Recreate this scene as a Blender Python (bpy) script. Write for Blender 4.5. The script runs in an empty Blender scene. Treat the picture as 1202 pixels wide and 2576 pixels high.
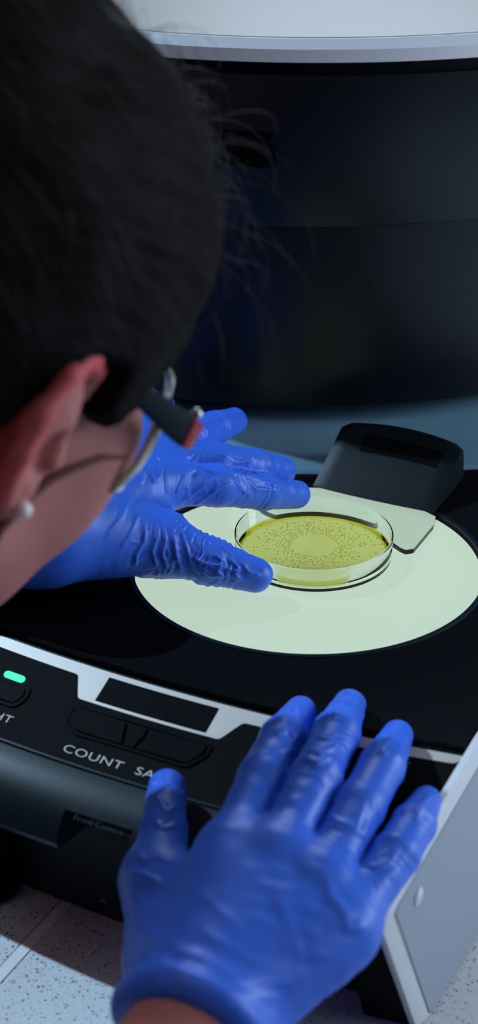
import bpy, bmesh, math, random
import numpy as np
from mathutils import Vector, Matrix

SC = bpy.context.scene
COL = SC.collection
rng = random.Random(7)

# ------------------------------------------------------------------ camera
FPX, PITCH = 4370.0, math.radians(27)      # focal length in pixels of the 1202 x 2576 frame
DECK = 0.1285                              # top of the instrument above the worktop (m)
STAGE = 0.1260                             # light plate
cR = np.array([1.0, 0, 0]); cU = np.array([0, math.sin(PITCH), math.cos(PITCH)]); cF = np.array([0, math.cos(PITCH), -math.sin(PITCH)])
CAM = np.array([-0.0396, -0.87834, 0.60885])
cam = bpy.data.objects.new('camera', bpy.data.cameras.new('camera')); COL.objects.link(cam)
cam.location = CAM; cam.rotation_euler = (math.radians(90) - PITCH, 0, 0)
cam.data.sensor_fit = 'VERTICAL'; cam.data.sensor_height = 36.0; cam.data.sensor_width = 24.0
cam.data.lens = 36.0 * FPX / 2576.0
cam.data.clip_start = 0.05; cam.data.clip_end = 50
cam.data.dof.use_dof = True; cam.data.dof.focus_distance = 0.99; cam.data.dof.aperture_fstop = 7.0
SC.camera = cam

# ------------------------------------------------------------------ world, lamps, exposure
SC.view_settings.view_transform = 'Standard'; SC.view_settings.look = 'None'
SC.cycles.max_bounces = 24; SC.cycles.transmission_bounces = 24; SC.cycles.transparent_max_bounces = 24
SC.view_settings.exposure = 0.0; SC.view_settings.gamma = 1.0; SC.view_settings.use_curve_mapping = False
W = bpy.data.worlds.new('room_light'); SC.world = W; W.use_nodes = True
W.node_tree.nodes['Background'].inputs[0].default_value = (0.30, 0.42, 0.62, 1)
W.node_tree.nodes['Background'].inputs[1].default_value = 0.045

def lamp(name, kind, loc, target, color, power, size=None, size_y=None):
    d = bpy.data.lights.new(name, kind); o = bpy.data.objects.new(name, d); COL.objects.link(o)
    o.location = loc
    o.rotation_euler = (Vector(target) - Vector(loc)).to_track_quat('-Z', 'Y').to_euler()
    d.color = color; d.energy = power
    if kind == 'AREA':
        d.shape = 'RECTANGLE'; d.size = size; d.size_y = size_y or size
    return o
key = lamp('sun_lamp', 'SUN', (-0.78, 0.42, 1.0), (0, 0, 0), (0.50, 0.75, 1.0), 2.9); key.data.angle = math.radians(1.2)
lamp('rear_light', 'AREA', (0.15, 1.6, 1.3), (0.05, -0.15, 0.13), (0.70, 0.84, 1.0), 13, 0.7, 0.4)
lamp('right_fill', 'AREA', (1.7, -0.45, 0.75), (0.1, -0.2, 0.1), (0.66, 0.80, 1.0), 13, 1.4, 1.1)  # broad soft fill added on the right for the side plate and hand
lamp('ceiling_lamp', 'AREA', (0.55, -0.75, 1.9), (0.25, -0.3, 0.1), (1.0, 0.78, 0.48), 1.5, 0.9, 0.9)
lamp('right_fill', 'AREA', (1.05, 0.12, 0.42), (0.10, 0.15, 0.13), (0.66, 0.84, 1.0), 6, 0.4, 0.3)  # small cool fill added on the right to brighten the hood ledge
lamp('ceiling_lamp', 'AREA', (-0.7, -0.75, 1.9), (-0.3, -0.3, 0.1), (0.72, 0.86, 1.0), 5.6, 0.9, 0.9)

# ------------------------------------------------------------------ helpers
def ray(x, y): return cR*(x-601)/FPX - cU*(y-1288)/FPX + cF
def at(x, y, z):
    d = ray(x, y); return CAM + d*((z-CAM[2])/d[2])
def project(P):
    d = P - CAM; z = d @ cF
    return np.stack([601 + FPX*(d @ cR)/z, 1288 - FPX*(d @ cU)/z, z], -1)

def tag(o, label=None, cat=None, group=None, kind=None):
    for k, v in (('label', label), ('category', cat), ('group', group), ('kind', kind)):
        if v: o[k] = v
    return o
def empty(name, loc=(0, 0, 0), rz=0.0):
    o = bpy.data.objects.new(name, None); COL.objects.link(o); o.location = loc; o.rotation_euler = (0, 0, rz)
    o.empty_display_size = 0.02
    return o
def obj(name, me, mat=None, parent=None, smooth=True):
    if isinstance(me, bmesh.types.BMesh):
        bm = me; bmesh.ops.recalc_face_normals(bm, faces=bm.faces); me = bpy.data.meshes.new(name); bm.to_mesh(me); bm.free()
    me.name = name
    o = bpy.data.objects.new(name, me); COL.objects.link(o)
    if mat: me.materials.append(mat)
    if smooth:
        me.shade_smooth()
    if parent: o.parent = parent
    return o
def sharp(o, deg=35):
    o.data.shade_smooth(); o.data.set_sharp_from_angle(angle=math.radians(deg)); return o
def bevel(o, w, seg=2, ang=40):
    m = o.modifiers.new('bevel', 'BEVEL'); m.width = w; m.segments = seg; m.limit_method = 'ANGLE'; m.angle_limit = math.radians(ang)
    m.harden_normals = False
    return o
def box_bm(x0, x1, y0, y1, z0, z1):
    bm = bmesh.new()
    v = [bm.verts.new((x, y, z)) for z in (z0, z1) for x, y in ((x0, y0), (x1, y0), (x1, y1), (x0, y1))]
    for f in ((0, 3, 2, 1), (4, 5, 6, 7), (0, 1, 5, 4), (1, 2, 6, 5), (2, 3, 7, 6), (3, 0, 4, 7)): bm.faces.new([v[i] for i in f])
    return bm
def prism_bm(poly, fn0, fn1):
    """poly: list of 2-tuples; fn0/fn1 map (a, b) to a 3-D point on the two caps"""
    bm = bmesh.new()
    a = [bm.verts.new(fn0(*p)) for p in poly]; b = [bm.verts.new(fn1(*p)) for p in poly]
    bm.faces.new(a[::-1]); bm.faces.new(b)
    n = len(poly)
    for i in range(n): bm.faces.new((a[i], a[(i+1) % n], b[(i+1) % n], b[i]))
    return bm
def lathe_bm(prof, n=96, closed=True, c=(0, 0)):
    """prof: list of (r, z) closed loop, revolved about z"""
    bm = bmesh.new(); rings = []
    for r, z in prof:
        if r < 1e-6: rings.append([bm.verts.new((c[0], c[1], z))])
        else: rings.append([bm.verts.new((c[0]+r*math.cos(2*math.pi*k/n), c[1]+r*math.sin(2*math.pi*k/n), z)) for k in range(n)])
    m = len(rings)
    for i in range(m if closed else m-1):
        A, B = rings[i], rings[(i+1) % m]
        for k in range(n):
            k2 = (k+1) % n
            if len(A) == 1 and len(B) == 1: continue
            if len(A) == 1: bm.faces.new((A[0], B[k], B[k2]))
            elif len(B) == 1: bm.faces.new((A[k], B[0], A[k2]))
            else: bm.faces.new((A[k], B[k], B[k2], A[k2]))
    return bm
def tube_bm(pts, rad, n=8, bm=None):
    bm = bm or bmesh.new(); pts = [Vector(p) for p in pts]; rings = []
    if not hasattr(rad, '__len__'): rad = [rad]*len(pts)
    up = Vector((0.3, 0.2, 1))
    for i, p in enumerate(pts):
        t = (pts[min(i+1, len(pts)-1)] - pts[max(i-1, 0)]).normalized()
        a = t.cross(up); a = a.normalized() if a.length > 1e-6 else Vector((1, 0, 0)); b = t.cross(a)
        rings.append([bm.verts.new(p + (a*math.cos(2*math.pi*k/n) + b*math.sin(2*math.pi*k/n))*rad[i]) for k in range(n)])
    for A, B in zip(rings, rings[1:]):
        for k in range(n): bm.faces.new((A[k], A[(k+1) % n], B[(k+1) % n], B[k]))
    bm.faces.new(rings[0][::-1]); bm.faces.new(rings[-1])
    return bm

def mat(name, base=(0.5, 0.5, 0.5), rough=0.5, spec=0.5, metal=0.0, trans=0.0, ior=1.45, emit=None, estr=0.0, sss=0.0, sssr=(1, .3, .2), sss_scale=0.01, sheen=0, coat=0):
    m = bpy.data.materials.new(name); m.use_nodes = True
    b = m.node_tree.nodes['Principled BSDF']; I = b.inputs
    I['Base Color'].default_value = (*base, 1); I['Roughness'].default_value = rough; I['Specular IOR Level'].default_value = spec
    I['Metallic'].default_value = metal; I['Transmission Weight'].default_value = trans; I['IOR'].default_value = ior
    if emit: I['Emission Color'].default_value = (*emit, 1); I['Emission Strength'].default_value = estr
    if sss:
        I['Subsurface Weight'].default_value = sss; I['Subsurface Radius'].default_value = sssr; I['Subsurface Scale'].default_value = sss_scale
    if coat: I['Coat Weight'].default_value = coat; I['Coat Roughness'].default_value = 0.1
    return m
def noise_bump(m, scale, strength, dist=0.001, detail=3, stretch=None):
    nt = m.node_tree; b = nt.nodes['Principled BSDF']
    tc = nt.nodes.new('ShaderNodeTexCoord'); mp = nt.nodes.new('ShaderNodeMapping'); n = nt.nodes.new('ShaderNodeTexNoise'); bp = nt.nodes.new('ShaderNodeBump')
    nt.links.new(tc.outputs['Object'], mp.inputs[0]); nt.links.new(mp.outputs[0], n.inputs['Vector'])
    if stretch: mp.inputs['Scale'].default_value = stretch
    n.inputs['Scale'].default_value = scale; n.inputs['Detail'].default_value = detail
    bp.inputs['Strength'].default_value = strength; bp.inputs['Distance'].default_value = dist
    nt.links.new(n.outputs['Fac'], bp.inputs['Height']); nt.links.new(bp.outputs[0], b.inputs['Normal'])
    return m
def noise_color(m, c1, c2, scale, lo=0.4, hi=0.6, detail=4):
    nt = m.node_tree; b = nt.nodes['Principled BSDF']
    tc = nt.nodes.new('ShaderNodeTexCoord'); n = nt.nodes.new('ShaderNodeTexNoise'); r = nt.nodes.new('ShaderNodeValToRGB')
    nt.links.new(tc.outputs['Object'], n.inputs['Vector']); n.inputs['Scale'].default_value = scale; n.inputs['Detail'].default_value = detail
    r.color_ramp.elements[0].position = lo; r.color_ramp.elements[1].position = hi
    r.color_ramp.elements[0].color = (*c1, 1); r.color_ramp.elements[1].color = (*c2, 1)
    nt.links.new(n.outputs['Fac'], r.inputs[0]); nt.links.new(r.outputs[0], b.inputs['Base Color'])
    return m

M = {}
M['black'] = noise_bump(mat('black_satin_plastic', (0.005, 0.012, 0.016), 0.38, 0.30), 1400, 0.12, 0.0004)
M['deck'] = noise_bump(mat('black_deck_plastic', (0.003, 0.0035, 0.0045), 0.6, 0.06), 1500, 0.1, 0.0004)
M['hood'] = mat('black_gloss_hood', (0.005, 0.007, 0.010), 0.30, 0.30)
M['panel'] = noise_bump(mat('panel_film', (0.0045, 0.005, 0.005), 0.6, 0.06), 2500, 0.1, 0.0003)
M['key'] = mat('black_rubber_key', (0.002, 0.002, 0.003), 0.5, 0.05)
M['print'] = mat('white_ink', (0.75, 0.74, 0.70), 0.6, 0.3)
M['stripe'] = mat('silver_stripe', (0.60, 0.54, 0.48), 0.45, 0.4, metal=0.35)
M['white'] = noise_bump(mat('white_painted_metal', (0.62, 0.63, 0.66), 0.5, 0.4), 1800, 0.1, 0.0003)
M['grey'] = noise_bump(mat('grey_powder_coat', (0.30, 0.325, 0.39), 0.55, 0.4), 2600, 0.25, 0.0004)
M['lidrim'] = mat('white_lid_rim', (0.60, 0.60, 0.64), 0.45, 0.4)
M['lid'] = mat('cream_lid_plastic', (0.29, 0.255, 0.235), 0.45, 0.4)
M['lightplate'] = mat('lit_opal_plate', (0.07, 0.075, 0.07), 0.6, 0.05, emit=(0.72, 0.93, 0.75), estr=0.67)
M['led'] = mat('green_led', (0.0, 0.3, 0.15), 0.3, emit=(0.04, 0.95, 0.42), estr=1.0)
M['clear'] = mat('clear_polystyrene', (0.97, 1.0, 0.98), 0.02, 0.5, trans=1.0, ior=1.35)
M['lens'] = mat('clear_polycarbonate', (0.97, 0.99, 1.0), 0.03, 0.6, trans=1.0, ior=1.22)
M['lensrim'] = mat('glint_lens_rim', (0.90, 0.90, 0.78), 0.35, 0.5, trans=0.25, ior=1.4)
M['acrylic'] = mat('clear_acrylic', (0.98, 1.0, 0.99), 0.02, 0.5, trans=1.0, ior=1.42)
M['metal'] = mat('steel', (0.5, 0.5, 0.52), 0.3, metal=1.0)
M['red'] = mat('red_plastic', (0.30, 0.006, 0.012), 0.4, 0.3)
M['pearl'] = mat('pearl', (0.9, 0.85, 0.8), 0.2, coat=0.6)
M['skin'] = mat('skin', (0.50, 0.22, 0.18), 0.55, 0.25, sss=0.35, sss_scale=0.006)
M['hair'] = mat('dark_brown_hair', (0.005, 0.0036, 0.0028), 0.65, 0.06)
M['strand'] = mat('hair_strands', (0.020, 0.014, 0.011), 0.40, 0.4)
M['coat'] = mat('white_cotton', (0.7, 0.7, 0.72), 0.85)
M['trouser'] = mat('navy_cotton', (0.02, 0.025, 0.05), 0.85)
M['temple'] = mat('dark_teal_plastic', (0.003, 0.010, 0.015), 0.5, 0.1)
M['glove'] = noise_bump(mat('blue_nitrile', (0.036, 0.138, 0.70), 0.42, 0.42), 900, 0.10, 0.0006, 4)
M['floor'] = mat('vinyl_floor', (0.12, 0.13, 0.14), 0.5)

# agar: translucent yellow-green jelly
def agar_mat(name, density, absorb):
    m = bpy.data.materials.new(name); m.use_nodes = True; nt = m.node_tree; nt.nodes.clear()
    o = nt.nodes.new('ShaderNodeOutputMaterial'); tr = nt.nodes.new('ShaderNodeBsdfTransparent'); gl = nt.nodes.new('ShaderNodeBsdfGlossy'); mx = nt.nodes.new('ShaderNodeMixShader')
    va = nt.nodes.new('ShaderNodeVolumeAbsorption'); va.inputs['Color'].default_value = (*absorb, 1); va.inputs['Density'].default_value = density
    gl.inputs['Roughness'].default_value = 0.15; mx.inputs[0].default_value = 0.04
    nt.links.new(tr.outputs[0], mx.inputs[1]); nt.links.new(gl.outputs[0], mx.inputs[2]); nt.links.new(mx.outputs[0], o.inputs['Surface']); nt.links.new(va.outputs[0], o.inputs['Volume'])
    return m
M['agar'] = agar_mat('yellow_agar', 135, (0.98, 0.90, 0.0))
M['agarrim'] = agar_mat('olive_agar_rim', 900, (0.90, 0.86, 0.0))
M['colony'] = agar_mat('olive_colony', 6000, (0.87, 0.86, 0.55))

# speckled solid-surface worktop
def speckle():
    m = mat('speckled_worktop', (0.7, 0.7, 0.7), 0.5, 0.4); nt = m.node_tree; b = nt.nodes['Principled BSDF']
    tc = nt.nodes.new('ShaderNodeTexCoord')
    def flecks(scale, thr, soft, rnd=1.0):
        v = nt.nodes.new('ShaderNodeTexVoronoi'); v.inputs['Scale'].default_value = scale; v.inputs['Randomness'].default_value = rnd
        ns = nt.nodes.new('ShaderNodeTexNoise'); ns.inputs['Scale'].default_value = scale*2.2
        ad = nt.nodes.new('ShaderNodeMixRGB'); ad.blend_type = 'LINEAR_LIGHT'; ad.inputs[0].default_value = 0.0012
        nt.links.new(tc.outputs['Object'], ns.inputs['Vector']); nt.links.new(tc.outputs['Object'], ad.inputs[1]); nt.links.new(ns.outputs['Color'], ad.inputs[2])
        nt.links.new(ad.outputs[0], v.inputs['Vector'])
        sep = nt.nodes.new('ShaderNodeSeparateColor'); nt.links.new(v.outputs['Color'], sep.inputs[0])
        mr = nt.nodes.new('ShaderNodeMapRange'); mr.inputs['From Min'].default_value = 0.35; mr.inputs['From Max'].default_value = 1.0
        mr.inputs['To Min'].default_value = 0.0; mr.inputs['To Max'].default_value = thr
        nt.links.new(sep.outputs[0], mr.inputs['Value'])
        lt = nt.nodes.new('ShaderNodeMath'); lt.operation = 'LESS_THAN'
        nt.links.new(v.outputs['Distance'], lt.inputs[0]); nt.links.new(mr.outputs[0], lt.inputs[1])
        return lt.outputs[0]
    base = nt.nodes.new('ShaderNodeMixRGB'); base.inputs[1].default_value = (0.70, 0.72, 0.74, 1); base.inputs[2].default_value = (0.88, 0.88, 0.88, 1)
    nt.links.new(flecks(800, 0.36, 0), base.inputs[0])
    d = nt.nodes.new('ShaderNodeMixRGB'); d.inputs[2].default_value = (0.03, 0.035, 0.045, 1)
    nt.links.new(base.outputs[0], d.inputs[1]); nt.links.new(flecks(600, 0.42, 0), d.inputs[0])
    d2 = nt.nodes.new('ShaderNodeMixRGB'); d2.inputs[2].default_value = (0.03, 0.035, 0.045, 1)
    nt.links.new(d.outputs[0], d2.inputs[1]); nt.links.new(flecks(1000, 0.28, 0), d2.inputs[0])
    nt.links.new(d2.outputs[0], b.inputs['Base Color'])
    return m
M['counter'] = speckle()
M['joint'] = mat('joint_strip', (0.86, 0.86, 0.86), 0.4)

# ------------------------------------------------------------------ signed-distance modelling (organic shapes)
class Grid:
    def __init__(s, lo, hi, h):
        s.lo = np.array(lo, np.float32); s.h = h; n = np.ceil((np.array(hi)-np.array(lo))/h).astype(int)+1; s.n = n
        ax = [s.lo[i] + h*np.arange(n[i], dtype=np.float32) for i in range(3)]
        s.X = ax[0][:, None, None]; s.Y = ax[1][None, :, None]; s.Z = ax[2][None, None, :]
    def cone(s, a, b, r1, r2):
        a = np.asarray(a, np.float32); b = np.asarray(b, np.float32); d = b-a; L = float(d@d)+1e-12
        px, py, pz = s.X-a[0], s.Y-a[1], s.Z-a[2]
        t = np.clip((px*d[0]+py*d[1]+pz*d[2])/L, 0, 1)
        return np.sqrt((px-t*d[0])**2+(py-t*d[1])**2+(pz-t*d[2])**2) - (r1+(r2-r1)*t)
    def ell(s, c, r, R=None):
        px, py, pz = s.X-c[0], s.Y-c[1], s.Z-c[2]
        if R is not None:
            R = np.asarray(R, np.float32)
            px, py, pz = (R[0, 0]*px+R[1, 0]*py+R[2, 0]*pz, R[0, 1]*px+R[1, 1]*py+R[2, 1]*pz, R[0, 2]*px+R[1, 2]*py+R[2, 2]*pz)
        k0 = np.sqrt((px/r[0])**2+(py/r[1])**2+(pz/r[2])**2)
        k1 = np.sqrt((px/r[0]**2)**2+(py/r[1]**2)**2+(pz/r[2]**2)**2)+1e-9
        return k0*(k0-1)/k1
def smin(a, b, k):
    h = np.clip(0.5+0.5*(b-a)/k, 0, 1); return b+(a-b)*h - k*h*(1-h)
def smax(a, b, k): return -smin(-a, -b, k)
def surface_nets(g, D):
    S = D < 0; nx, ny, nz = D.shape
    c = np.zeros((nx-1, ny-1, nz-1), np.int8)
    for i in (0, 1):
        for j in (0, 1):
            for k in (0, 1): c += S[i:nx-1+i, j:ny-1+j, k:nz-1+k]
    I, J, K = np.nonzero((c > 0) & (c < 8))
    idx = -np.ones(c.shape, np.int32); idx[I, J, K] = np.arange(len(I))
    acc = np.zeros((len(I), 3)); cnt = np.zeros(len(I))
    offs = [(i, j, k) for i in (0, 1) for j in (0, 1) for k in (0, 1)]
    for a in offs:
        for ax in range(3):
            if a[ax]: continue
            b = list(a); b[ax] = 1
            da = D[I+a[0], J+a[1], K+a[2]]; db = D[I+b[0], J+b[1], K+b[2]]
            m = (da < 0) != (db < 0); t = np.where(m, da/np.where(m, da-db, 1), 0)
            p = np.array(a)[None, :] + np.zeros((len(I), 3)); p[:, ax] += t
            acc += p*m[:, None]; cnt += m
    V = (np.stack([I, J, K], 1) + acc/cnt[:, None])*g.h + g.lo
    Q = []
    for ax in range(3):
        o1, o2 = [(1, 2), (2, 0), (0, 1)][ax]
        sl0 = [slice(None)]*3; sl1 = [slice(None)]*3
        sl0[ax] = slice(0, -1); sl1[ax] = slice(1, None)
        e = np.argwhere(S[tuple(sl0)] != S[tuple(sl1)])
        lim = np.array(c.shape)
        e = e[(e[:, o1] > 0) & (e[:, o2] > 0) & (e[:, o1] < lim[o1]) & (e[:, o2] < lim[o2]) & (e[:, ax] < lim[ax])]
        def at_(d1, d2):
            q = e.copy(); q[:, o1] -= d1; q[:, o2] -= d2; return idx[q[:, 0], q[:, 1], q[:, 2]]
        q = np.stack([at_(1, 1), at_(0, 1), at_(0, 0), at_(1, 0)], 1)
        ins = S[tuple(e.T)]
        q[~ins] = q[~ins][:, ::-1]
        Q.append(q)
    return V, np.concatenate(Q)
def np_mesh(name, V, Q):
    me = bpy.data.meshes.new(name); me.vertices.add(len(V)); me.vertices.foreach_set('co', V.astype(np.float32).ravel())
    n = len(Q); me.loops.add(n*4); me.loops.foreach_set('vertex_index', Q.astype(np.int32).ravel())
    me.polygons.add(n); me.polygons.foreach_set('loop_start', (np.arange(n)*4).astype(np.int32)); me.polygons.foreach_set('loop_total', np.full(n, 4, np.int32))
    me.update(calc_edges=True); me.validate(); return me
def relax(V, Q, it=2, f=0.5):
    for _ in range(it):
        acc = np.zeros_like(V); cnt = np.zeros(len(V))
        for a, b in ((0, 1), (1, 2), (2, 3), (3, 0)):
            np.add.at(acc, Q[:, a], V[Q[:, b]]); np.add.at(acc, Q[:, b], V[Q[:, a]]); np.add.at(cnt, Q[:, a], 1); np.add.at(cnt, Q[:, b], 1)
        V = V*(1-f) + f*acc/np.maximum(cnt, 1)[:, None]
    return V
def normals(V, Q):
    n = np.cross(V[Q[:, 2]]-V[Q[:, 0]], V[Q[:, 3]]-V[Q[:, 1]]); N = np.zeros_like(V)
    for k in range(4): np.add.at(N, Q[:, k], n)
    return N/(np.linalg.norm(N, axis=1, keepdims=True)+1e-12)

# ================================================================== THE SETTING
floor = obj('floor', box_bm(-2.2, 2.4, -2.2, 2.2, -0.93, -0.90), M['floor'], smooth=False); tag(floor, kind='structure')

PHI = math.radians(-27)                    # the instrument and the worktop are turned 27 degrees to the camera
def SAG(u): return 0.5*(u+0.01)**2/0.95    # bow of the instrument's front

worktop = empty('worktop', (0, 0, 0), PHI)
tag(worktop, 'pale blue-grey speckled solid worktop with a joint line under the black instrument', 'worktop')
obj('slab', box_bm(-0.0485, 0.95, -0.42, 0.75, -0.04, 0.0), M['counter'], worktop, False)
obj('slab', box_bm(-0.95, -0.0563, -0.42, 0.75, -0.04, 0.0), M['counter'], worktop, False)
js = obj('joint_strip', box_bm(-0.0551, -0.0487, -0.42, 0.75, -0.039, 0.0005), M['joint'], worktop, False)

# ================================================================== COLONY COUNTER
counter = empty('colony_counter', (0, 0, 0), PHI)
tag(counter, 'black colony counter instrument with round lit stage, control panel and tall curved hood', 'instrument')
UL, UR, UC = -0.162, 0.146, -0.008
# deck with a round hole for the light plate
def deck():
    bm = bmesh.new(); n = 144
    def outline(a):
        c, s = math.cos(a), math.sin(a); t = 10
        if c > 1e-9: t = min(t, UR/c)
        if c < -1e-9: t = min(t, UL/c)
        if s > 1e-9: t = min(t, 0.30/s)
        if s < 0:
            lo, hi = 0, 0.4
            for _ in range(40):
                m = (lo+hi)/2
                if -s*m < 0.1472-SAG(c*m): lo = m
                else: hi = m
            t = min(t, lo)
        return (c*t, s*t)
    angs = [2*math.pi*k/n for k in range(n)]
    for u, y in ((UR, -(0.1472-SAG(UR))), (UL, -(0.1472-SAG(UL))), (UR, 0.30), (UL, 0.30)):
        a = math.atan2(y, u) % (2*math.pi); k = min(range(n), key=lambda q: abs(angs[q]-a)); angs[k] = a
    loops = []
    R = 0.1005
    for r, z in ((R-0.0003, STAGE-0.012), (R, DECK-0.0008), (R+0.0008, DECK)):
        loops.append([bm.verts.new((r*math.cos(a), r*math.sin(a), z)) for a in angs])
    for t in (0.33, 0.7, 0.985, 1.0):
        l = []
        for a in angs:
            ox, oy = outline(a); ix, iy = (R+0.0008)*math.cos(a), (R+0.0008)*math.sin(a)
            l.append(bm.verts.new((ix+(ox-ix)*t, iy+(oy-iy)*t, DECK - (0.0013 if t == 1.0 else 0))))
        loops.append(l)
    l = []
    for a in angs:
        ox, oy = outline(a); l.append(bm.verts.new((ox, oy, DECK-0.007)))
    loops.append(l)
    for A, B in zip(loops, loops[1:]):
        for k in range(n): bm.faces.new((A[k], A[(k+1) % n], B[(k+1) % n], B[k]))
    return bm
sharp(obj('top_deck', deck(), M['deck'], counter), 30)
lp = obj('light_plate', lathe_bm([(0, STAGE), (0.0995, STAGE), (0.0995, STAGE-0.004), (0, STAGE-0.004)], 128, False), M['lightplate'], counter)
sharp(lp); lp['label'] = 'round glowing pale green light plate'
ring = obj('stage_ring', lathe_bm([(0.1008, DECK-0.001), (0.1008, DECK+0.0006), (0.1035, DECK+0.0006), (0.1040, DECK-0.001)], 128), M['black'], counter); sharp(ring)

obj('rear_base', box_bm(-0.34, UR, 0.235, 0.56, 0.002, DECK-0.004), M['deck'], counter, False)
M['ledge'] = noise_bump(mat('slate_ledge_plastic', (0.12, 0.22, 0.30), 0.40, 0.4), 700, 0.15, 0.0005)
# front housing: sloped control panel, rounded lip, undercut foot; swept along the bowed front
SL = 0.38; V0 = 0.1482; Z0 = 0.1263
def panel_z(v): return Z0 - SL*(v-V0)
def housing():
    prof = [(0.1476, 0.1215), (V0, Z0-0.0006), (V0+0.0008, Z0-0.0003)]
    prof += [(v, panel_z(v)) for v in (0.16, 0.175, 0.19, 0.2040)]
    prof += [(0.2042, panel_z(0.2044)-0.0008), (0.2052, panel_z(0.2052)-0.0002)]
    c = []
    for k in range(1, 11):
        a = k/10.0
        p0 = np.array((0.2052, panel_z(0.2052))); p1 = np.array((0.2290, panel_z(0.2290)+0.001)); p2 = np.array((0.2335, 0.0795))
        c.append(tuple((1-a)**2*p0 + 2*a*(1-a)*p1 + a*a*p2))
    prof += c
    prof += [(0.2325, 0.0762), (0.2290, 0.0750), (0.2060, 0.0710), (0.1960, 0.0640), (0.1920, 0.0520), (0.1905, 0.0020), (0.1500, 0.0020)]
    nb = 9 + 10
    def row(u):
        inn = -0.0255 < u < 0.0125
        out = []
        for i, (v, z) in enumerate(prof):
            vv, zz = v, z
            if inn and i >= 14:
                zz = z
                if vv > 0.2045: vv = 0.2045 + (vv-0.2045)*0.08
                if i >= 18 and i <= 20: vv = min(vv, 0.2065); 
            out.append((u, -(vv-SAG(u)), zz))
        return out
    us = list(np.linspace(UL, -0.0256, 14)) + [-0.0254] + list(np.linspace(-0.0250, 0.0120, 6)) + [0.0124] + list(np.linspace(0.0126, 0.124, 12))
    bm = bmesh.new(); rows = [[bm.verts.new(p) for p in row(u)] for u in us]
    for A, B in zip(rows, rows[1:]):
        for i in range(len(prof)-1): bm.faces.new((A[i], B[i], B[i+1], A[i+1]))
    bm.faces.new(rows[0]); bm.faces.new(rows[-1][::-1])
    return bm
sharp(obj('front_housing', housing(), M['black'], counter), 28)
# body behind the front housing
obj('lower_body', box_bm(UL+0.001, UR-0.022, -0.15, 0.298, 0.002, DECK-0.006), M['black'], counter, False)

# things printed on or set into the sloped panel: placed by (u, v) on its plane
def pn(u, v, h=0.0):
    vv = v - SAG(u)
    k = 1/math.hypot(1, SL)
    return (u, -(vv + h*SL*k), panel_z(v) + h*k)
def panel_plate(name, poly, h0, h1, m, parent, sub=0):
    def clip(P, c, sgn):
        out = []
        for k in range(len(P)):
            a, b = P[k], P[(k+1) % len(P)]; da, db = sgn*(a[0]-c), sgn*(b[0]-c)
            if da <= 0: out.append(a)
            if (da < 0 < db) or (db < 0 < da):
                t = da/(da-db); out.append((c, a[1]+(b[1]-a[1])*t))
        return out
    lo = min(p[0] for p in poly); hi = max(p[0] for p in poly); n = max(1, int(math.ceil((hi-lo)/0.006)))
    bm = bmesh.new()
    for k in range(n):
        c0, c1 = lo+(hi-lo)*k/n, lo+(hi-lo)*(k+1)/n
        P = clip(clip(poly, c1, 1), c0, -1)
        Q = []
        for p in P:
            if not Q or abs(p[0]-Q[-1][0])+abs(p[1]-Q[-1][1]) > 1e-7: Q.append(p)
        if len(Q) > 2:
            top = [bm.verts.new(pn(a, b, h1)) for a, b in Q]; bot = [bm.verts.new(pn(a, b, h0)) for a, b in Q]
            bm.faces.new(top); bm.faces.new(bot[::-1])
            for q in range(len(Q)): bm.faces.new((top[q], bot[q], bot[(q+1) % len(Q)], top[(q+1) % len(Q)]))
    return sharp(obj(name, bm, m, parent), 30)
def S(u0, v0): return (u0, v0 + SAG(u0))   # (u, v measured in the photograph) -> panel coordinates
# the cheek of the right end: the black panel carries on to the side plate
def cheek():
    prof = [(0.1350, 0.1275), (0.1425, 0.1262), (V0, panel_z(V0))] + [(v, panel_z(v)) for v in (0.16, 0.18, 0.20)] + [(0.222, panel_z(0.222)), (0.2350, panel_z(0.2350)-0.0015), (0.2400, 0.092), (0.2400, 0.088), (0.2030, 0.0012), (0.13, 0.0012)]
    bm = bmesh.new(); rows = []
    for u in (0.1235, 0.1280, 0.1340, 0.1400, 0.1465):
        rows.append([bm.verts.new((u, -(v-SAG(u)*(1 if i < 10 else 0.9)), z)) for i, (v, z) in enumerate(prof)])
    for A, B in zip(rows, rows[1:]):
        for i in range(len(prof)): bm.faces.new((A[i], B[i], B[(i+1) % len(prof)], A[(i+1) % len(prof)]))
    bm.faces.new(rows[0]); bm.faces.new(rows[-1][::-1])
    return bm
sharp(obj('end_cheek', cheek(), M['panel'], counter), 30)
# face film of the panel
panel_plate('panel_film', [(UL+0.001, 0.1495), (0.1462, 0.1495), (0.1462, 0.2030), (UL+0.001, 0.2030)], -0.0004, 0.00015, M['panel'], counter)
H0, H1 = 0.0, 0.00035
vs = 0.1500
def rnd(poly, r=0.0015, seg=4):
    out = []
    n = len(poly)
    for i in range(n):
        p = np.array(poly[i]); a = np.array(poly[i-1]); b = np.array(poly[(i+1) % n])
        da = (a-p); db = (b-p); la, lb = np.linalg.norm(da), np.linalg.norm(db); q = min(r, la*0.45, lb*0.45)
        s, e = p+da/la*q, p+db/lb*q
        for k in range(seg+1):
            t = k/seg; out.append(tuple((1-t)**2*s+2*t*(1-t)*p+t*t*e))
    return out
stripe_poly = [(UL+0.004, vs), (0.1475, vs), (0.1475, 0.1548), (0.0375, 0.1572), (0.0302, 0.1693), (-0.0515, 0.1693), (-0.0590, 0.1566), (UL+0.004, 0.1560)]
stripe_poly[2] = (0.1440, 0.1548)
st = panel_plate('silver_stripe', rnd(stripe_poly, 0.0018), H0, H1, M['stripe'], counter)
st['label'] = 'silver-white printed stripe with a wide tab'
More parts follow.
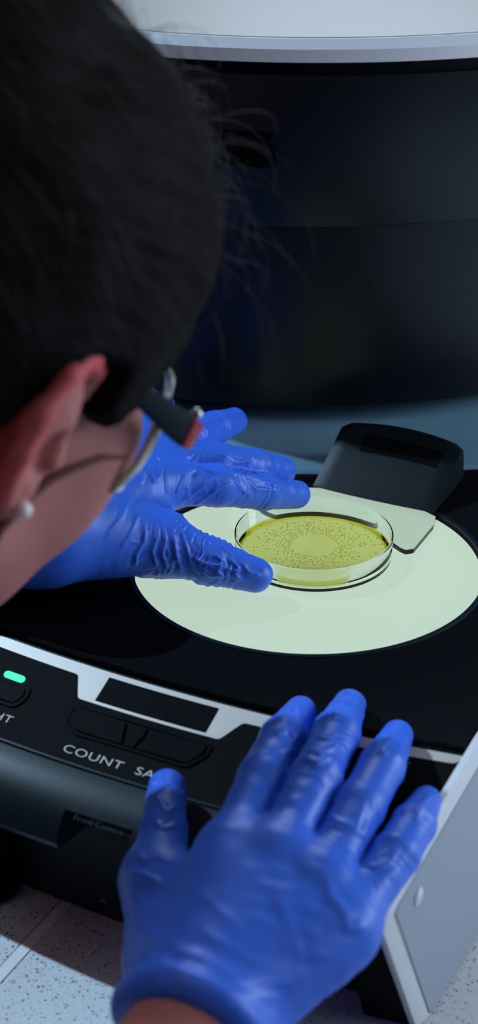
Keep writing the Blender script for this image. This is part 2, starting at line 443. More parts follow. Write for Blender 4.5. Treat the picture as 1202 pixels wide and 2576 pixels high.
panel_plate('display_window', [(-0.0418, 0.1530), (0.0220, 0.1530), (0.0220, 0.1676), (-0.0418, 0.1676)], H0, 0.0007, M['key'], counter)
def key_group(poly, keys, rim=0.0018):
    c = np.mean(np.array(poly), 0)
    out = rnd(poly, 0.003); inner = [tuple(c + (np.array(p)-c)*np.array([1-rim/abs(np.array(poly)[:, 0]-c[0]).max(), 1-rim/abs(np.array(poly)[:, 1]-c[1]).max()])) for p in out]
    bm = bmesh.new()
    L = [[bm.verts.new(pn(a, b, 0.0)) for a, b in out], [bm.verts.new(pn(a, b, 0.0011)) for a, b in out], [bm.verts.new(pn(a, b, 0.0011)) for a, b in inner], [bm.verts.new(pn(a, b, 0.0002)) for a, b in inner]]
    n = len(out)
    for A, B in zip(L, L[1:]):
        for k in range(n): bm.faces.new((A[k], A[(k+1) % n], B[(k+1) % n], B[k]))
    w = sharp(obj('key_surround', bm, M['key'], counter), 30)
    for k in keys:
        o = obj('key', prism_bm(k, lambda a, b: pn(a, b, 0.0), lambda a, b: pn(a, b, 0.0016)), M['key'], counter, False); bevel(o, 0.0004, 2)
kp = 0.0006
key_group([(-0.0515, 0.1722), (0.0295, 0.1722), (0.0295, 0.1800), (0.0225, 0.1888), (-0.0425, 0.1888), (-0.0515, 0.1840)],
          [[(-0.0490, 0.1742), (-0.0190, 0.1742), (-0.0150, 0.1868), (-0.0430, 0.1868), (-0.0490, 0.1830)],
           [(-0.0178, 0.1742), (-0.0064, 0.1742), (-0.0064, 0.1800), (-0.0085, 0.1868), (-0.0138, 0.1868)],
           [(-0.0052, 0.1742), (0.0268, 0.1742), (0.0268, 0.1800), (0.0215, 0.1868), (-0.0072, 0.1868), (-0.0052, 0.1805)]])
key_group([(-0.1180, 0.1722), (-0.0785, 0.1722), (-0.0775, 0.1800), (-0.0815, 0.1862), (-0.1150, 0.1862), (-0.1190, 0.1800)],
          [[(-0.1158, 0.1742), (-0.0808, 0.1742), (-0.0800, 0.1795), (-0.0830, 0.1842), (-0.1135, 0.1842), (-0.1165, 0.1795)]])
led_c = (-0.0918, 0.1695)
led = panel_plate('indicator_light', [(led_c[0]+0.0047*sx+0.0020*math.cos(a), led_c[1]+0.0020*math.sin(a)) for sx, a0 in ((1, -math.pi/2), (-1, math.pi/2)) for a in [a0+math.pi*k/8 for k in range(9)]], 0, 0.0006, M['led'], counter)
led['label'] = 'green lit indicator'
def text_mesh(body, size, ext, xs):
    cu = bpy.data.curves.new('t', 'FONT'); cu.body = body; cu.size = size; cu.extrude = ext; cu.align_x = 'LEFT'; cu.resolution_u = 4; cu.offset = -0.00006
    cu.space_character = 1.06
    o = bpy.data.objects.new('t', cu); COL.objects.link(o); dg = bpy.context.evaluated_depsgraph_get()
    me = bpy.data.meshes.new_from_object(o.evaluated_get(dg)); bpy.data.objects.remove(o)
    for v in me.vertices: v.co.x *= xs
    return me
def panel_text(body, u, v, size, xs, name='lettering'):
    me = text_mesh(body, size, 0.0001, xs)
    for q in me.vertices:
        k = 1/math.hypot(1, SL); uu = u+q.co.x; vv = v - q.co.y*k
        q.co = pn(uu, vv, 0.0003+q.co.z)
    return obj(name, me, M['print'], counter, False)
panel_text('COUNT', -0.0432, 0.1990, 0.0066, 1.42)
panel_text('SAVE', -0.0012, 0.1990, 0.0066, 1.42)
panel_text('LIGHT', -0.1030, 0.1946, 0.0066, 1.30)

# notch with the camera socket under the lip
def lip_pt(u, v, z): return (u, -(v-SAG(u)), z)
us_ = obj('camera_socket', box_bm(-0.016, 0.0110, -0.2140, -0.2030, 0.0800, 0.0870), M['black'], counter, False); bevel(us_, 0.0008)
obj('socket_rim', box_bm(-0.0125, 0.0090, -0.2147, -0.2138, 0.0825, 0.0848), M['temple'], counter, False)
me = text_mesh('Front Camera', 0.0040, 0.00008, 1.15)
for q in me.vertices:
    u = -0.0195+q.co.x; t = q.co.y
    q.co = (u, -(0.2268-SAG(u) - 0.73*t + 0.0004), 0.0917 + 0.69*t + 0.0004)
M['dimprint'] = mat('grey_ink', (0.10, 0.17, 0.21), 0.6)
obj('lettering', me, M['dimprint'], counter, False)
# foot screw, rubber foot
sc = obj('screw', lathe_bm([(0, 0.0), (0.0030, 0.0), (0.0040, -0.001), (0.0040, -0.0025), (0, -0.0025)], 24, False), M['black'], counter)
sc.rotation_euler = (math.radians(90), 0, 0); sc.location = (-0.0275, -0.1908, 0.0120)
sl = obj('screw_slot', box_bm(-0.0018, 0.0018, -0.0004, 0.0004, -0.0005, 0.0003), M['metal'], sc, False)
for u, v in ((-0.097, 0.197), (-0.13, -0.24), (0.10, -0.24)):
    ft = obj('foot', lathe_bm([(0, 0.0006), (0.016, 0.0006), (0.0185, 0.0025), (0.0185, 0.010), (0.017, 0.060), (0, 0.060)] if v > 0 else [(0, 0.0006), (0.016, 0.0006), (0.017, 0.003), (0, 0.003)], 40, False), M['deck'], counter); sharp(ft)
    ft.location = (u, -v, 0)

# white side plate with a grey inset panel
def side_plate():
    outer = [(-0.20, 0.1302), (0.10, 0.1302), (0.140, 0.1290), (0.2570, 0.1180), (0.2618, 0.1160), (0.2620, 0.1110), (0.2050, 0.0012), (-0.20, 0.0012)]
    w = 0.0085
    inner = [(-0.20, 0.1302-w), (0.10, 0.1302-w), (0.137, 0.1290-w), (0.2475, 0.1180-w), (0.2505, 0.1160-w), (0.2505, 0.1060), (0.1945, 0.0012), (-0.20, 0.0012)]
    ua, ub, uc = 0.1468, 0.1500, 0.1525
    bm = bmesh.new(); sg = SAG(0.15)
    L = [[bm.verts.new((u, -(v-sg), z)) for v, z in q] for u, q in ((ua, outer), (ub, outer), (uc, inner))]
    n = len(outer)
    for A, B in zip(L, L[1:]):
        for k in range(n): bm.faces.new((A[k], B[k], B[(k+1) % n], A[(k+1) % n]))
    bm.faces.new(L[0]); bm.faces.new(L[-1])
    o = sharp(obj('side_plate', bm, M['white'], counter), 20); o['label'] = 'white side plate'
    return o, [(u_, v_) for u_, v_ in inner], uc, sg
sp, inn, uc, sg = side_plate()
gp = obj('inset_panel', prism_bm(rnd([(v-0.0008 if v > 0 else v, z-0.0006) for v, z in inn], 0.006, 6), lambda v, z: (uc-0.0005, -(v-sg), max(z, 0.001)), lambda v, z: (uc+0.0008, -(v-sg), max(z, 0.001))), M['grey'], sp, False)
gp['label'] = 'grey side panel'; bevel(gp, 0.0006)
cap = obj('screw_cap', lathe_bm([(0, 0.0012), (0.0028, 0.0010), (0.0034, 0.0004), (0.0040, 0.0011), (0.0046, 0.0), (0, -0.001)], 32, False), M['white'], sp)
cap.rotation_euler = (0, math.radians(90), 0); cap.location = (uc+0.0008, -(0.2235-sg), 0.0970)

# tall curved hood behind the stage (its bow faces the camera side), white lid
HC = Vector((0.010, 0.477, 0))
hood_root = empty('hood'); hood_root.parent = counter
hood_root.matrix_parent_inverse = Matrix.Rotation(-PHI, 4, 'Z')
hood_root.location = (HC.x, HC.y, 0)
def hood_outline(R, n=48, half=math.radians(52), back=0.10):
    P = []
    for k in range(n+1):
        a = -math.pi/2 - half + 2*half*k/n
        P.append((R*math.cos(a), R*math.sin(a)))
    return P + [(R*math.sin(half)*0.98, back), (-R*math.sin(half)*0.98, back)]
def loft(levels):
    bm = bmesh.new(); L = [[bm.verts.new((x, y, z)) for x, y in q] for q, z in levels]; n = len(L[0])
    for A, B in zip(L, L[1:]):
        for k in range(n): bm.faces.new((A[k], A[(k+1) % n], B[(k+1) % n], B[k]))
    bm.faces.new(L[0][::-1]); bm.faces.new(L[-1]); return bm
R0 = 0.305
def ledge():
    bm = bmesh.new(); rows = []
    for k in range(31):
        x = -0.24 + 0.44*k/30; y0 = 0.1165 + x*x/1.6 - HC.y; X = x - HC.x
        e = 0.012*max(0, (abs(x+0.02)-0.20)/0.02)**2
        rows.append([bm.verts.new((X, y0+dy+e, DECK+z)) for dy, z in ((0, -0.001), (0, 0.0006), (0.0012, 0.0018), (0.004, 0.0026), (0.036, 0.0036), (0.050, 0.0065), (0.075, 0.0120), (0.12, 0.0125), (0.12, -0.001))])
    for A, B in zip(rows, rows[1:]):
        for i in range(9): bm.faces.new((A[i], B[i], B[(i+1) % 9], A[(i+1) % 9]))
    bm.faces.new(rows[0]); bm.faces.new(rows[-1][::-1]); return bm
sharp(obj('hood_ledge', ledge(), M['ledge'], hood_root), 30)['label'] = 'slate blue ledge under the hood'
sharp(obj('hood_shell', loft([(hood_outline(R0-0.004), 0.1490), (hood_outline(R0), 0.1515), (hood_outline(R0), 0.2745)]), M['hood'], hood_root), 30)
sharp(obj('hood_band', loft([(hood_outline(R0+0.0012), 0.2745), (hood_outline(R0+0.0015), 0.2755), (hood_outline(R0+0.0015), 0.3685), (hood_outline(R0-0.003), 0.3690)]), M['hood'], hood_root), 30)
sharp(obj('hood_gap', loft([(hood_outline(R0-0.001), 0.3690), (hood_outline(R0-0.001), 0.3765)]), M['deck'], hood_root), 30)
sharp(obj('lid_rim', loft([(hood_outline(R0+0.001), 0.3760), (hood_outline(R0+0.003), 0.3768), (hood_outline(R0+0.0015), 0.3840), (hood_outline(R0-0.006), 0.3890)]), M['lidrim'], hood_root), 25)['label'] = 'white rim of the lid'
sharp(obj('hood_lid', loft([(hood_outline(R0-0.0065), 0.3880), (hood_outline(R0-0.008), 0.3895), (hood_outline(R0*0.6), 0.4000), (hood_outline(R0*0.2), 0.4035)]), M['lid'], hood_root), 25)['label'] = 'pale top of the lid'
def on_hood(a0, a1, z0, z1, t):
    bm = bmesh.new(); n = 12; L = []
    for r in (R0-0.001, R0+0.0015+t):
        L.append([bm.verts.new((r*math.cos(a0+(a1-a0)*k/n), r*math.sin(a0+(a1-a0)*k/n), z)) for z in (z0, z1) for k in range(n+1)])
    m = n+1
    for k in range(n):
        for s_ in L: bm.faces.new((s_[k], s_[k+1], s_[m+k+1], s_[m+k]))
        bm.faces.new((L[0][k], L[0][k+1], L[1][k+1], L[1][k])); bm.faces.new((L[0][m+k], L[0][m+k+1], L[1][m+k+1], L[1][m+k]))
    for k in (0, n): bm.faces.new((L[0][k], L[1][k], L[1][m+k], L[0][m+k]))
    return bm
aw = lambda x: -math.pi/2 + (x-HC.x)/R0
obj('hood_window', on_hood(aw(-0.050), aw(-0.017), 0.3120, 0.3340, 0.0006), M['key'], hood_root, False)
obj('hood_column', box_bm(-0.15, 0.02, -0.20, -0.10, 0.12, 0.152), M['deck'], hood_root, False)

# ================================================================== PLATE HOLDER (black cap with a clear fork)
holder = empty('plate_holder', (0, 0, 0), PHI)
tag(holder, 'black wedge-shaped clip holding a clear acrylic fork behind the petri dish', 'holder')
DC = (-0.0032, 0.0147)      # dish centre in instrument coordinates
fork = [(0.0400, 0.1060), (0.0478, 0.0757), (0.0485, 0.0420), (0.0450, 0.0385), (0.0415, 0.0395)]
r_n = 0.0478
a1 = math.atan2(0.0395+0.006-DC[1], 0.0375-DC[0]); a2 = math.pi - math.atan2(0.0395+0.006-DC[1], 0.0440-0.0032)
for k in range(17):
    a = a1 + (a2-a1)*k/16; fork.append((DC[0]+r_n*math.cos(a), DC[1]+r_n*math.sin(a)))
fork += [(-0.0470, 0.0420), (-0.0505, 0.0410), (-0.0540, 0.0450), (-0.0535, 0.0757), (-0.0430, 0.1060)]
fk = obj('acrylic_fork', prism_bm(fork, lambda a, b: (a, b, STAGE+0.0004), lambda a, b: (a, b, STAGE+0.0034)), M['acrylic'], holder, False)
fk['label'] = 'clear acrylic fork'
def clip():
    # wedge: low front edge, high bowed rear edge; cross sections along u
    bm = bmesh.new(); rows = []; n = 16; w = 0.0405; c = 0.0028
    for k in range(n+1):
        t = -1 + 2*k/n; u = c + w*t
        bow = 0.0050*(1-t*t); e = 0.0022*max(0, (abs(t)-0.86)/0.14)**2
        zt = STAGE + 0.0300 + bow*0.5 - e; zf = STAGE+0.0062 - e*0.3
        yb = 0.1330 + bow; yf = 0.0885 - 0.0015*(1-t*t)
        sl = 1.0
        rows.append([bm.verts.new(p) for p in ((u, yf, STAGE+0.0045), (u, yf-0.0004, zf-0.0015), (u, yf+0.0012, zf), (u, yb-0.004, zt-0.001), (u, yb-0.0015, zt), (u, yb+0.0015, zt-0.0004), (u, yb+0.0035, zt-0.006), (u, yb+0.0045, DECK+0.0045))])
    m = len(rows[0])
    for A, B in zip(rows, rows[1:]):
        for i in range(m): bm.faces.new((A[i], B[i], B[(i+1) % m], A[(i+1) % m]))
    bm.faces.new(rows[0]); bm.faces.new(rows[-1][::-1])
    return bm
M['clip'] = noise_bump(mat('clip_plastic', (0.004, 0.008, 0.011), 0.42, 0.16), 900, 0.15, 0.0004)
cl = sharp(obj('clip_body', clip(), M['clip'], holder), 40); bevel(cl, 0.0012, 3, 50)
def face_pt(u, s, h=0.0):      # point on the sloped face of the clip; s from 0 (front) to 1 (back)
    t = (u-0.0028)/0.0405; bow = 0.0050*(1-t*t)
    f = Vector((u, 0.0885-0.0015*(1-t*t)+0.0012, STAGE+0.0062)); b = Vector((u, 0.1330+bow-0.004, STAGE+0.0300+bow*0.5-0.001))
    n = Vector((0, -(b-f).z, (b-f).y)).normalized()
    return f + (b-f)*s + n*h
lab = [(-0.0190+0.052*k/8, 0.62) for k in range(9)] + [(0.033-0.052*k/8, 0.87) for k in range(9)]
obj('label_recess', prism_bm(lab, lambda a, b: face_pt(a, b, -0.0005), lambda a, b: face_pt(a, b, 0.0004)), M['key'], holder, False)

# ================================================================== PETRI DISH
dc = Matrix.Rotation(PHI, 3, 'Z') @ Vector((DC[0], DC[1], 0))
dish = empty('petri_dish', (dc.x, dc.y, STAGE+0.0004))
tag(dish, 'open clear petri dish of yellow agar dotted with colonies on the lit stage', 'dish')
Ro, Ri, hh = 0.0462, 0.0448, 0.0145
dd = obj('dish_wall', lathe_bm([(0, 0.0), (Ro-0.0015, 0.0), (Ro-0.0008, 0.0004), (Ro, hh-0.0006), (Ro-0.0003, hh), (Ri+0.0004, hh), (Ri+0.0001, hh-0.0005), (Ri-0.0009, 0.0022), (Ri-0.0016, 0.0014), (0, 0.0014)], 128, False), M['clear'], dish)
sharp(dd, 40); dd['label'] = 'clear plastic dish wall'
ag = obj('agar', lathe_bm([(0, 0.0018), (Ri-0.0031, 0.0018), (Ri-0.0031, 0.0052), (0, 0.0052)], 128, False), M['agar'], dish); sharp(ag, 15)
ag['label'] = 'yellow-green agar'
ae = obj('agar_rim', lathe_bm([(Ri-0.0030, 0.0020), (Ri-0.00155, 0.0020), (Ri-0.00105, 0.0027), (Ri-0.00085, 0.0056), (Ri-0.0014, 0.0050), (Ri-0.0030, 0.0045)], 128), M['agarrim'], ag); sharp(ae, 15)
ae['label'] = 'deeper olive rim of the agar'
bm = bmesh.new(); pts = []
def dot(x, y, r):
    n = 8; z0 = 0.00515
    base = [bm.verts.new((x+r*math.cos(2*math.pi*k/n), y+r*math.sin(2*math.pi*k/n), z0)) for k in range(n)]
    mid = [bm.verts.new((x+.6*r*math.cos(2*math.pi*k/n), y+.6*r*math.sin(2*math.pi*k/n), z0+0.00030)) for k in range(n)]
    for k in range(n): bm.faces.new((base[k], base[(k+1) % n], mid[(k+1) % n], mid[k]))
    bm.faces.new(mid); bm.faces.new(base[::-1])
while len(pts) < 430:
    a = rng.uniform(0, 2*math.pi); q = rng.random()
    r = 0.0135 + (abs(rng.gauss(0, 0.0085)) if q < 0.72 else rng.uniform(0.0, 0.029))
    side = math.cos(a+0.6)
    if r > 0.0415: continue
    if r > 0.030 and rng.random() < 0.45: continue
    x, y = r*math.cos(a), r*math.sin(a)+0.0012
    rr = rng.uniform(0.00052, 0.00080) * (1.15 if r > 0.027 else 1)
    if any((x-p[0])**2+(y-p[1])**2 < (rr+p[2]+0.00005)**2*0.8 for p in pts): continue
    pts.append((x, y, rr)); dot(x, y, rr)
cgo = obj('colony_growth', bm, M['colony'], ag); tag(cgo, kind='stuff')

# ================================================================== PERSON
# --- gloves: joints given as (x, y in the photograph's frame, height above the worktop)
RH = dict(
 index=[(580, 2140, .134), (660, 1960, .141), (712, 1858, .140), (756, 1790, .1350)],
 middle=[(695, 2160, .136), (795, 1955, .144), (846, 1845, .142), (880, 1772, .1350)],
 ring=[(800, 2235, .131), (905, 2030, .138), (960, 1930, .138), (1000, 1850, .1335)],
 pinky=[(868, 2335, .122), (995, 2150, .129), (1040, 2076, .128), (1073, 2014, .1235)],
 thumb=[(436, 2420, .100), (396, 2215, .107), (410, 2090, .113), (420, 1982, .1165)],
 wrist=(533, 2500, .107))
LH = dict(
 index=[(395, 1215, .178), (545, 1222, .171), (660, 1237, .156), (745, 1244, .1430)],
 middle=[(395, 1160, .182), (545, 1163, .178), (640, 1174, .165), (708, 1184, .152)],
 ring=[(372, 1120, .182), (480, 1098, .180), (543, 1075, .172), (588, 1060, .162)],
 pinky=[(340, 1085, .174), (365, 1050, .178), (385, 1035, .172), (402, 1020, .162)],
 thumb=[(255, 1350, .166), (400, 1368, .158), (530, 1412, .150), (642, 1447, .1415)],
 wrist=(110, 1330, .176))
RAD = dict(index=(.0112, .0114, .0108, .0078), middle=(.0114, .0115, .0110, .0080), ring=(.0112, .0112, .0106, .0076), pinky=(.0108, .0105, .0098, .0070), thumb=(.0170, .0142, .0110, .0092))
RADL = dict(index=(.0130, .0118, .0106, .0086), middle=(.0128, .0112, .0104, .0088), ring=(.0120, .0106, .0098, .0086), pinky=(.0108, .0095, .0090, .0080), thumb=(.0180, .0162, .0130, .0098))

def hand_sdf(J, RA, h, elbow, cuff):
    w = at(*J['wrist']); P = {k: [at(*q) for q in J[k]] for k in RA}
    el = np.array(elbow); fa = (el-w)/np.linalg.norm(el-w)
    allp = np.array([p for k in P for p in P[k]] + [w, w+fa*cuff])
    g = Grid(allp.min(0)-0.034, allp.max(0)+0.034, h)
    m = {k: P[k][0] for k in P}
    mid = (m['index']+m['middle']+m['ring']+m['pinky'])/4
    palm_n = np.cross(m['pinky']-w, m['index']-w); palm_n /= np.linalg.norm(palm_n)
    if palm_n[2] < 0: palm_n = -palm_n
    dn = -palm_n
    D = g.cone(w, w+fa*(cuff+0.03), .0295, .036)
    for k, r0, r1 in (('index', .021, .0125), ('middle', .021, .0125), ('ring', .020, .0125), ('pinky', .020, .0125)):
        D = smin(D, g.cone(w, m[k]+dn*0.0015, r0, r1), 0.018)
    for a_, b_ in (('index', 'middle'), ('middle', 'ring'), ('ring', 'pinky')):
        D = smin(D, g.cone(m[a_]+dn*0.003, m[b_]+dn*0.003, .0125, .0125), 0.010)
    for q_, r_ in ((0.35, .0205), (0.6, .0185), (0.82, .0160)):
        D = smin(D, g.cone(w+(m['index']-w)*q_+dn*0.0005, w+(m['pinky']-w)*q_+dn*0.0005, r_, r_), 0.012)
    # thenar and heel
    D = smin(D, g.cone(P['thumb'][0], P['thumb'][1], RA['thumb'][0]*1.1, RA['thumb'][1]), 0.014)
    D = smin(D, g.cone(w, P['thumb'][0], .022, RA['thumb'][0]*1.1), 0.012)
    D = smin(D, g.cone(P['thumb'][1], (m['index']*0.65+w*0.35)+dn*0.006, .013, .012), 0.012)
    out = D
    fing = None
    for k in P:
        F = None; r = RA[k]; p = P[k]
        for i in range(3):
            c = g.cone(p[i], p[i+1], r[i], r[i+1]); F = c if F is None else smin(F, c, 0.003)
        f = smin(D, F, 0.008)
        fing = f if fing is None else np.minimum(fing, f)
    # cut the cuff open end
    cut = (g.X-(w+fa*cuff)[0])*fa[0] + (g.Y-(w+fa*cuff)[1])*fa[1] + (g.Z-(w+fa*cuff)[2])*fa[2]
    out = smax(fing, cut.astype(np.float32), 0.003)
    return g, out, P, w, fa, palm_n

def fractal(V, f, seed):
    r = np.random.RandomState(seed); s = np.zeros(len(V))
    for _ in range(10):
        d = r.normal(size=3); d /= np.linalg.norm(d); s += np.sin(V@d*f*r.uniform(.6, 1.5)*2*np.pi + r.uniform(0, 6.28))
    return s/3.2
def apply_strokes(V, N, strokes):
    PX = project(V); facing = ((CAM-V)*N).sum(1) > 0
    disp = np.zeros(len(V)); 
    for pts, wd, hg in strokes:
        P3 = []
        for x, y in pts:
            d2 = (PX[:, 0]-x)**2 + (PX[:, 1]-y)**2
            c = np.nonzero((d2 < 64) & facing)[0]
            if len(c) == 0: continue
            P3.append(V[c[np.argmin(PX[c, 2] + d2[c]*1e-5)]])
        if len(P3) < 2: continue
        P3 = np.array(P3); lo = P3.min(0)-4*wd; hi = P3.max(0)+4*wd
        sel = np.nonzero(((V > lo) & (V < hi)).all(1))[0]; q = V[sel]; best = np.full(len(sel), 9.); tt = np.zeros(len(sel))
        n = len(P3)-1
        for i in range(n):
            a, b = P3[i], P3[i+1]; d = b-a; t = np.clip((q-a)@d/(d@d+1e-12), 0, 1); dist = np.linalg.norm(q-a-t[:, None]*d, axis=1)
            m = dist < best; best[m] = dist[m]; tt[m] = (i+t[m])/n
        taper = np.clip(np.minimum(tt, 1-tt)*6+0.25, 0, 1)
        e = (best/(wd*0.8)); disp[sel] += 1.35*hg*taper*np.exp(-e*e)
    return V + N*disp[:, None]

def build_glove(J, RA, h, elbow, cuff, folds, strokes, seed, cuff_flare):
    g, D, P, w, fa, pn_ = hand_sdf(J, RA, h, elbow, cuff)
    V, Q = surface_nets(g, D); V = relax(V.astype(np.float64), Q, 2, 0.5); N = normals(V, Q)
    # slack of the glove: flare towards the cuff and folds that run round the fingers
    ax = (V-w)@fa
    fl = np.clip((ax-0.0)/max(cuff, 1e-3), 0, 1)
    V = V + N*(fl**2*cuff_flare)[:, None]
    disp = np.zeros(len(V))
    warp = fractal(V, 45, seed)*0.55 + fractal(V, 110, seed+1)*0.25
    for k, i, amp, freq, span in folds:
        p = P[k]; a, b = p[i], p[i+1]; d = b-a; L = np.linalg.norm(d); t = (V-a)@d/(L*L)
        dist = np.linalg.norm(V-a-np.clip(t, 0, 1)[:, None]*d, axis=1); m = np.clip(1-(dist-RA[k][i]*1.05)/0.006, 0, 1)*np.clip((t-span[0])/0.18, 0, 1)*np.clip((span[1]-t)/0.18, 0, 1)
        ph = t*L*freq + warp
        rdg = 1-np.abs(((ph) % 1.0)*2-1); patch = np.clip(0.55+0.6*fractal(V, 60, seed+7+i), 0, 1)
        disp += amp*m*(rdg**1.6-0.4)*patch
    disp += 0.00020*fractal(V, 90, seed+3)*np.clip(0.5+fractal(V, 30, seed+4), 0, 1)
    V = V + N*disp[:, None]; N = normals(V, Q)
    V = apply_strokes(V, N, strokes)
    V = relax(V, Q, 1, 0.3)
    return V, Q, w, fa

ELB_R = (-0.150, -0.570, 0.060); ELB_L = (-0.360, 0.060, 0.110)

person = empty('person', (-0.48, -0.80, -0.90))
tag(person, 'person with dark hair bending over the instrument in blue gloves, seen from behind', 'person')
def pobj(name, V, Q, m):
    me = np_mesh(name, V, Q); o = obj(name, me, m); o.parent = person; o.matrix_parent_inverse = Matrix.Translation(-person.location); return o

# strokes: ridges of slack glove, traced over the back of the hand
ST_R = [([(330, 2190), (420, 2230), (520, 2260), (600, 2330)], .0020, .0006),
        ([(325, 2260), (420, 2290), (540, 2360), (640, 2420), (760, 2450)], .0022, .0007),
        ([(325, 2330), (450, 2390), (600, 2460), (740, 2470), (860, 2420)], .0024, .0009),
        ([(330, 2400), (420, 2430), (560, 2490), (700, 2510), (800, 2470)], .0022, .0008),
        ([(830, 2240), (860, 2290), (880, 2330), (930, 2330)], .0022, .0013),
        ([(820, 2200), (840, 2260), (900, 2310)], .0020, .0009),
        ([(700, 2250), (720, 2300), (760, 2400), (850, 2400)], .0022, .0006),
        ([(900, 2150), (940, 2180), (985, 2160), (1005, 2120)], .0020, .0007),
        ([(880, 2080), (920, 2100), (930, 2060)], .0018, .0006),
        ([(370, 2020), (395, 2000), (420, 2040), (450, 2020)], .0018, .0010),
        ([(385, 2060), (415, 2080), (450, 2070)], .0018, .0008),
        ([(330, 2130), (360, 2160), (400, 2150), (440, 2170)], .0018, .0008),
        ([(322, 2190), (360, 2200), (400, 2215)], .0018, .0012),
        ([(690, 1850), (720, 1830), (745, 1850), (790, 1800)], .0018, .0011),
        ([(640, 1900), (680, 1880), (740, 1890), (770, 1870)], .0018, .0009),
        ([(720, 1790), (740, 1770), (760, 1800)], .0018, .0008),
        ([(770, 1880), (800, 1890), (840, 1880), (860, 1860)], .0016, .0013),
        ([(765, 1905), (800, 1915), (835, 1900)], .0016, .0012),
        ([(790, 1850), (820, 1855), (850, 1845)], .0016, .0010),
        ([(840, 1800), (860, 1770), (880, 1750)], .0018, .0010),
        ([(960, 1900), (980, 1860), (1000, 1830)], .0020, .0010),
        ([(1050, 2050), (1065, 2020), (1080, 1990)], .0020, .0009),
        ([(820, 2040), (850, 2060), (900, 2080), (920, 2000)], .0018, .0006),
        ([(420, 2300), (560, 2240), (640, 2160)], .0035, .0006)]
ST_R = [(p, w_*1.5, h_*0.55) if k < 7 or k == len(ST_R)-1 else (p, w_, h_) for k, (p, w_, h_) in enumerate(ST_R)]
ST_L = [([(445, 1300), (470, 1260), (520, 1220), (560, 1195)], .0011, .0010),
        ([(448, 1303), (490, 1275), (540, 1240), (590, 1215)], .0011, .0009),
        ([(440, 1290), (450, 1240), (470, 1190), (500, 1170)], .0011, .0009),
        ([(430, 1280), (425, 1230), (420, 1180)], .0012, .0006),
        ([(395, 1290), (400, 1340), (385, 1390), (395, 1430)], .0012, .0011),
        ([(410, 1300), (420, 1350), (412, 1400), (425, 1440)], .0012, .0011),
        ([(430, 1310), (440, 1360), (440, 1405), (455, 1445)], .0012, .0011),
        ([(370, 1320), (365, 1360), (345, 1400), (345, 1425)], .0012, .0010),
        ([(350, 1300), (330, 1350), (310, 1380)], .0012, .0006),
        ([(330, 1250), (310, 1300), (270, 1350)], .0014, .0006),
        ([(455, 1320), (470, 1370), (480, 1420), (500, 1450)], .0012, .0010),
        ([(480, 1400), (520, 1425), (560, 1420), (600, 1440)], .0013, .0012),
        ([(500, 1430), (530, 1455), (570, 1450), (620, 1465)], .0013, .0011),
        ([(540, 1390), (560, 1410), (550, 1440), (575, 1470)], .0012, .0010),
        ([(580, 1400), (600, 1425), (590, 1450)], .0012, .0009),
        ([(610, 1410), (630, 1440), (660, 1450)], .0014, .0008),
        ([(380, 1160), (385, 1190), (395, 1215)], .0012, .0010),
        ([(355, 1150), (365, 1180), (360, 1210)], .0012, .0010),
        ([(400, 1140), (410, 1165), (405, 1200)], .0012, .0009),
        ([(480, 1160), (530, 1180), (600, 1190), (660, 1200)], .0012, .0009),
        ([(590, 1200), (610, 1230), (640, 1255)], .0012, .0009),
        ([(620, 1195), (650, 1230), (700, 1235)], .0012, .0009),
        ([(660, 1205), (700, 1220), (740, 1215)], .0012, .0008),
        ([(560, 1140), (600, 1165), (640, 1160)], .0012, .0010),
        ([(620, 1150), (650, 1185), (690, 1190)], .0012, .0009),
        ([(500, 1090), (530, 1080), (560, 1060)], .0012, .0009),
        ([(470, 1110), (520, 1110), (560, 1090)], .0012, .0008)]
FO_R = [('index', 1, .0007, 260, (.2, 1.1)), ('middle', 1, .0009, 280, (.3, 1.2)), ('middle', 0, .0005, 200, (.6, 1.1)), ('thumb', 2, .0008, 200, (-.1, 1.1)), ('thumb', 1, .0005, 160, (.2, 1.1)), ('pinky', 0, .0005, 160, (0, 1.1)), ('ring', 0, .0004, 160, (0, 1.1)), ('pinky', 1, .0003, 200, (0, 1.1))]
FO_L = [('thumb', 1, .0012, 210, (-.3, 1.1)), ('thumb', 2, .0011, 190, (-.1, .75)), ('index', 0, .0005, 150, (0, 1.1)), ('index', 1, .0006, 170, (0, 1.1)), ('middle', 0, .0007, 180, (0, 1.1)), ('middle', 1, .0006, 180, (0, 1.1)), ('ring', 1, .0008, 200, (-.2, 1.1)), ('ring', 0, .0006, 200, (0, 1.1)), ('thumb', 0, .0005, 130, (.2, 1.1))]

V, Q, wR, fR = build_glove(RH, RAD, 0.0010, ELB_R, 0.021, FO_R, ST_R, 11, 0.0055)
gr = pobj('glove', V, Q, M['glove']); gr['label'] = 'blue nitrile glove of the hand resting on the panel'
V, Q, wL, fL = build_glove(LH, RADL, 0.0008, ELB_L, 0.060, FO_L, ST_L, 23, 0.004)
gl_ = pobj('glove', V, Q, M['glove']); gl_['label'] = 'blue nitrile glove of the hand gripping the dish'

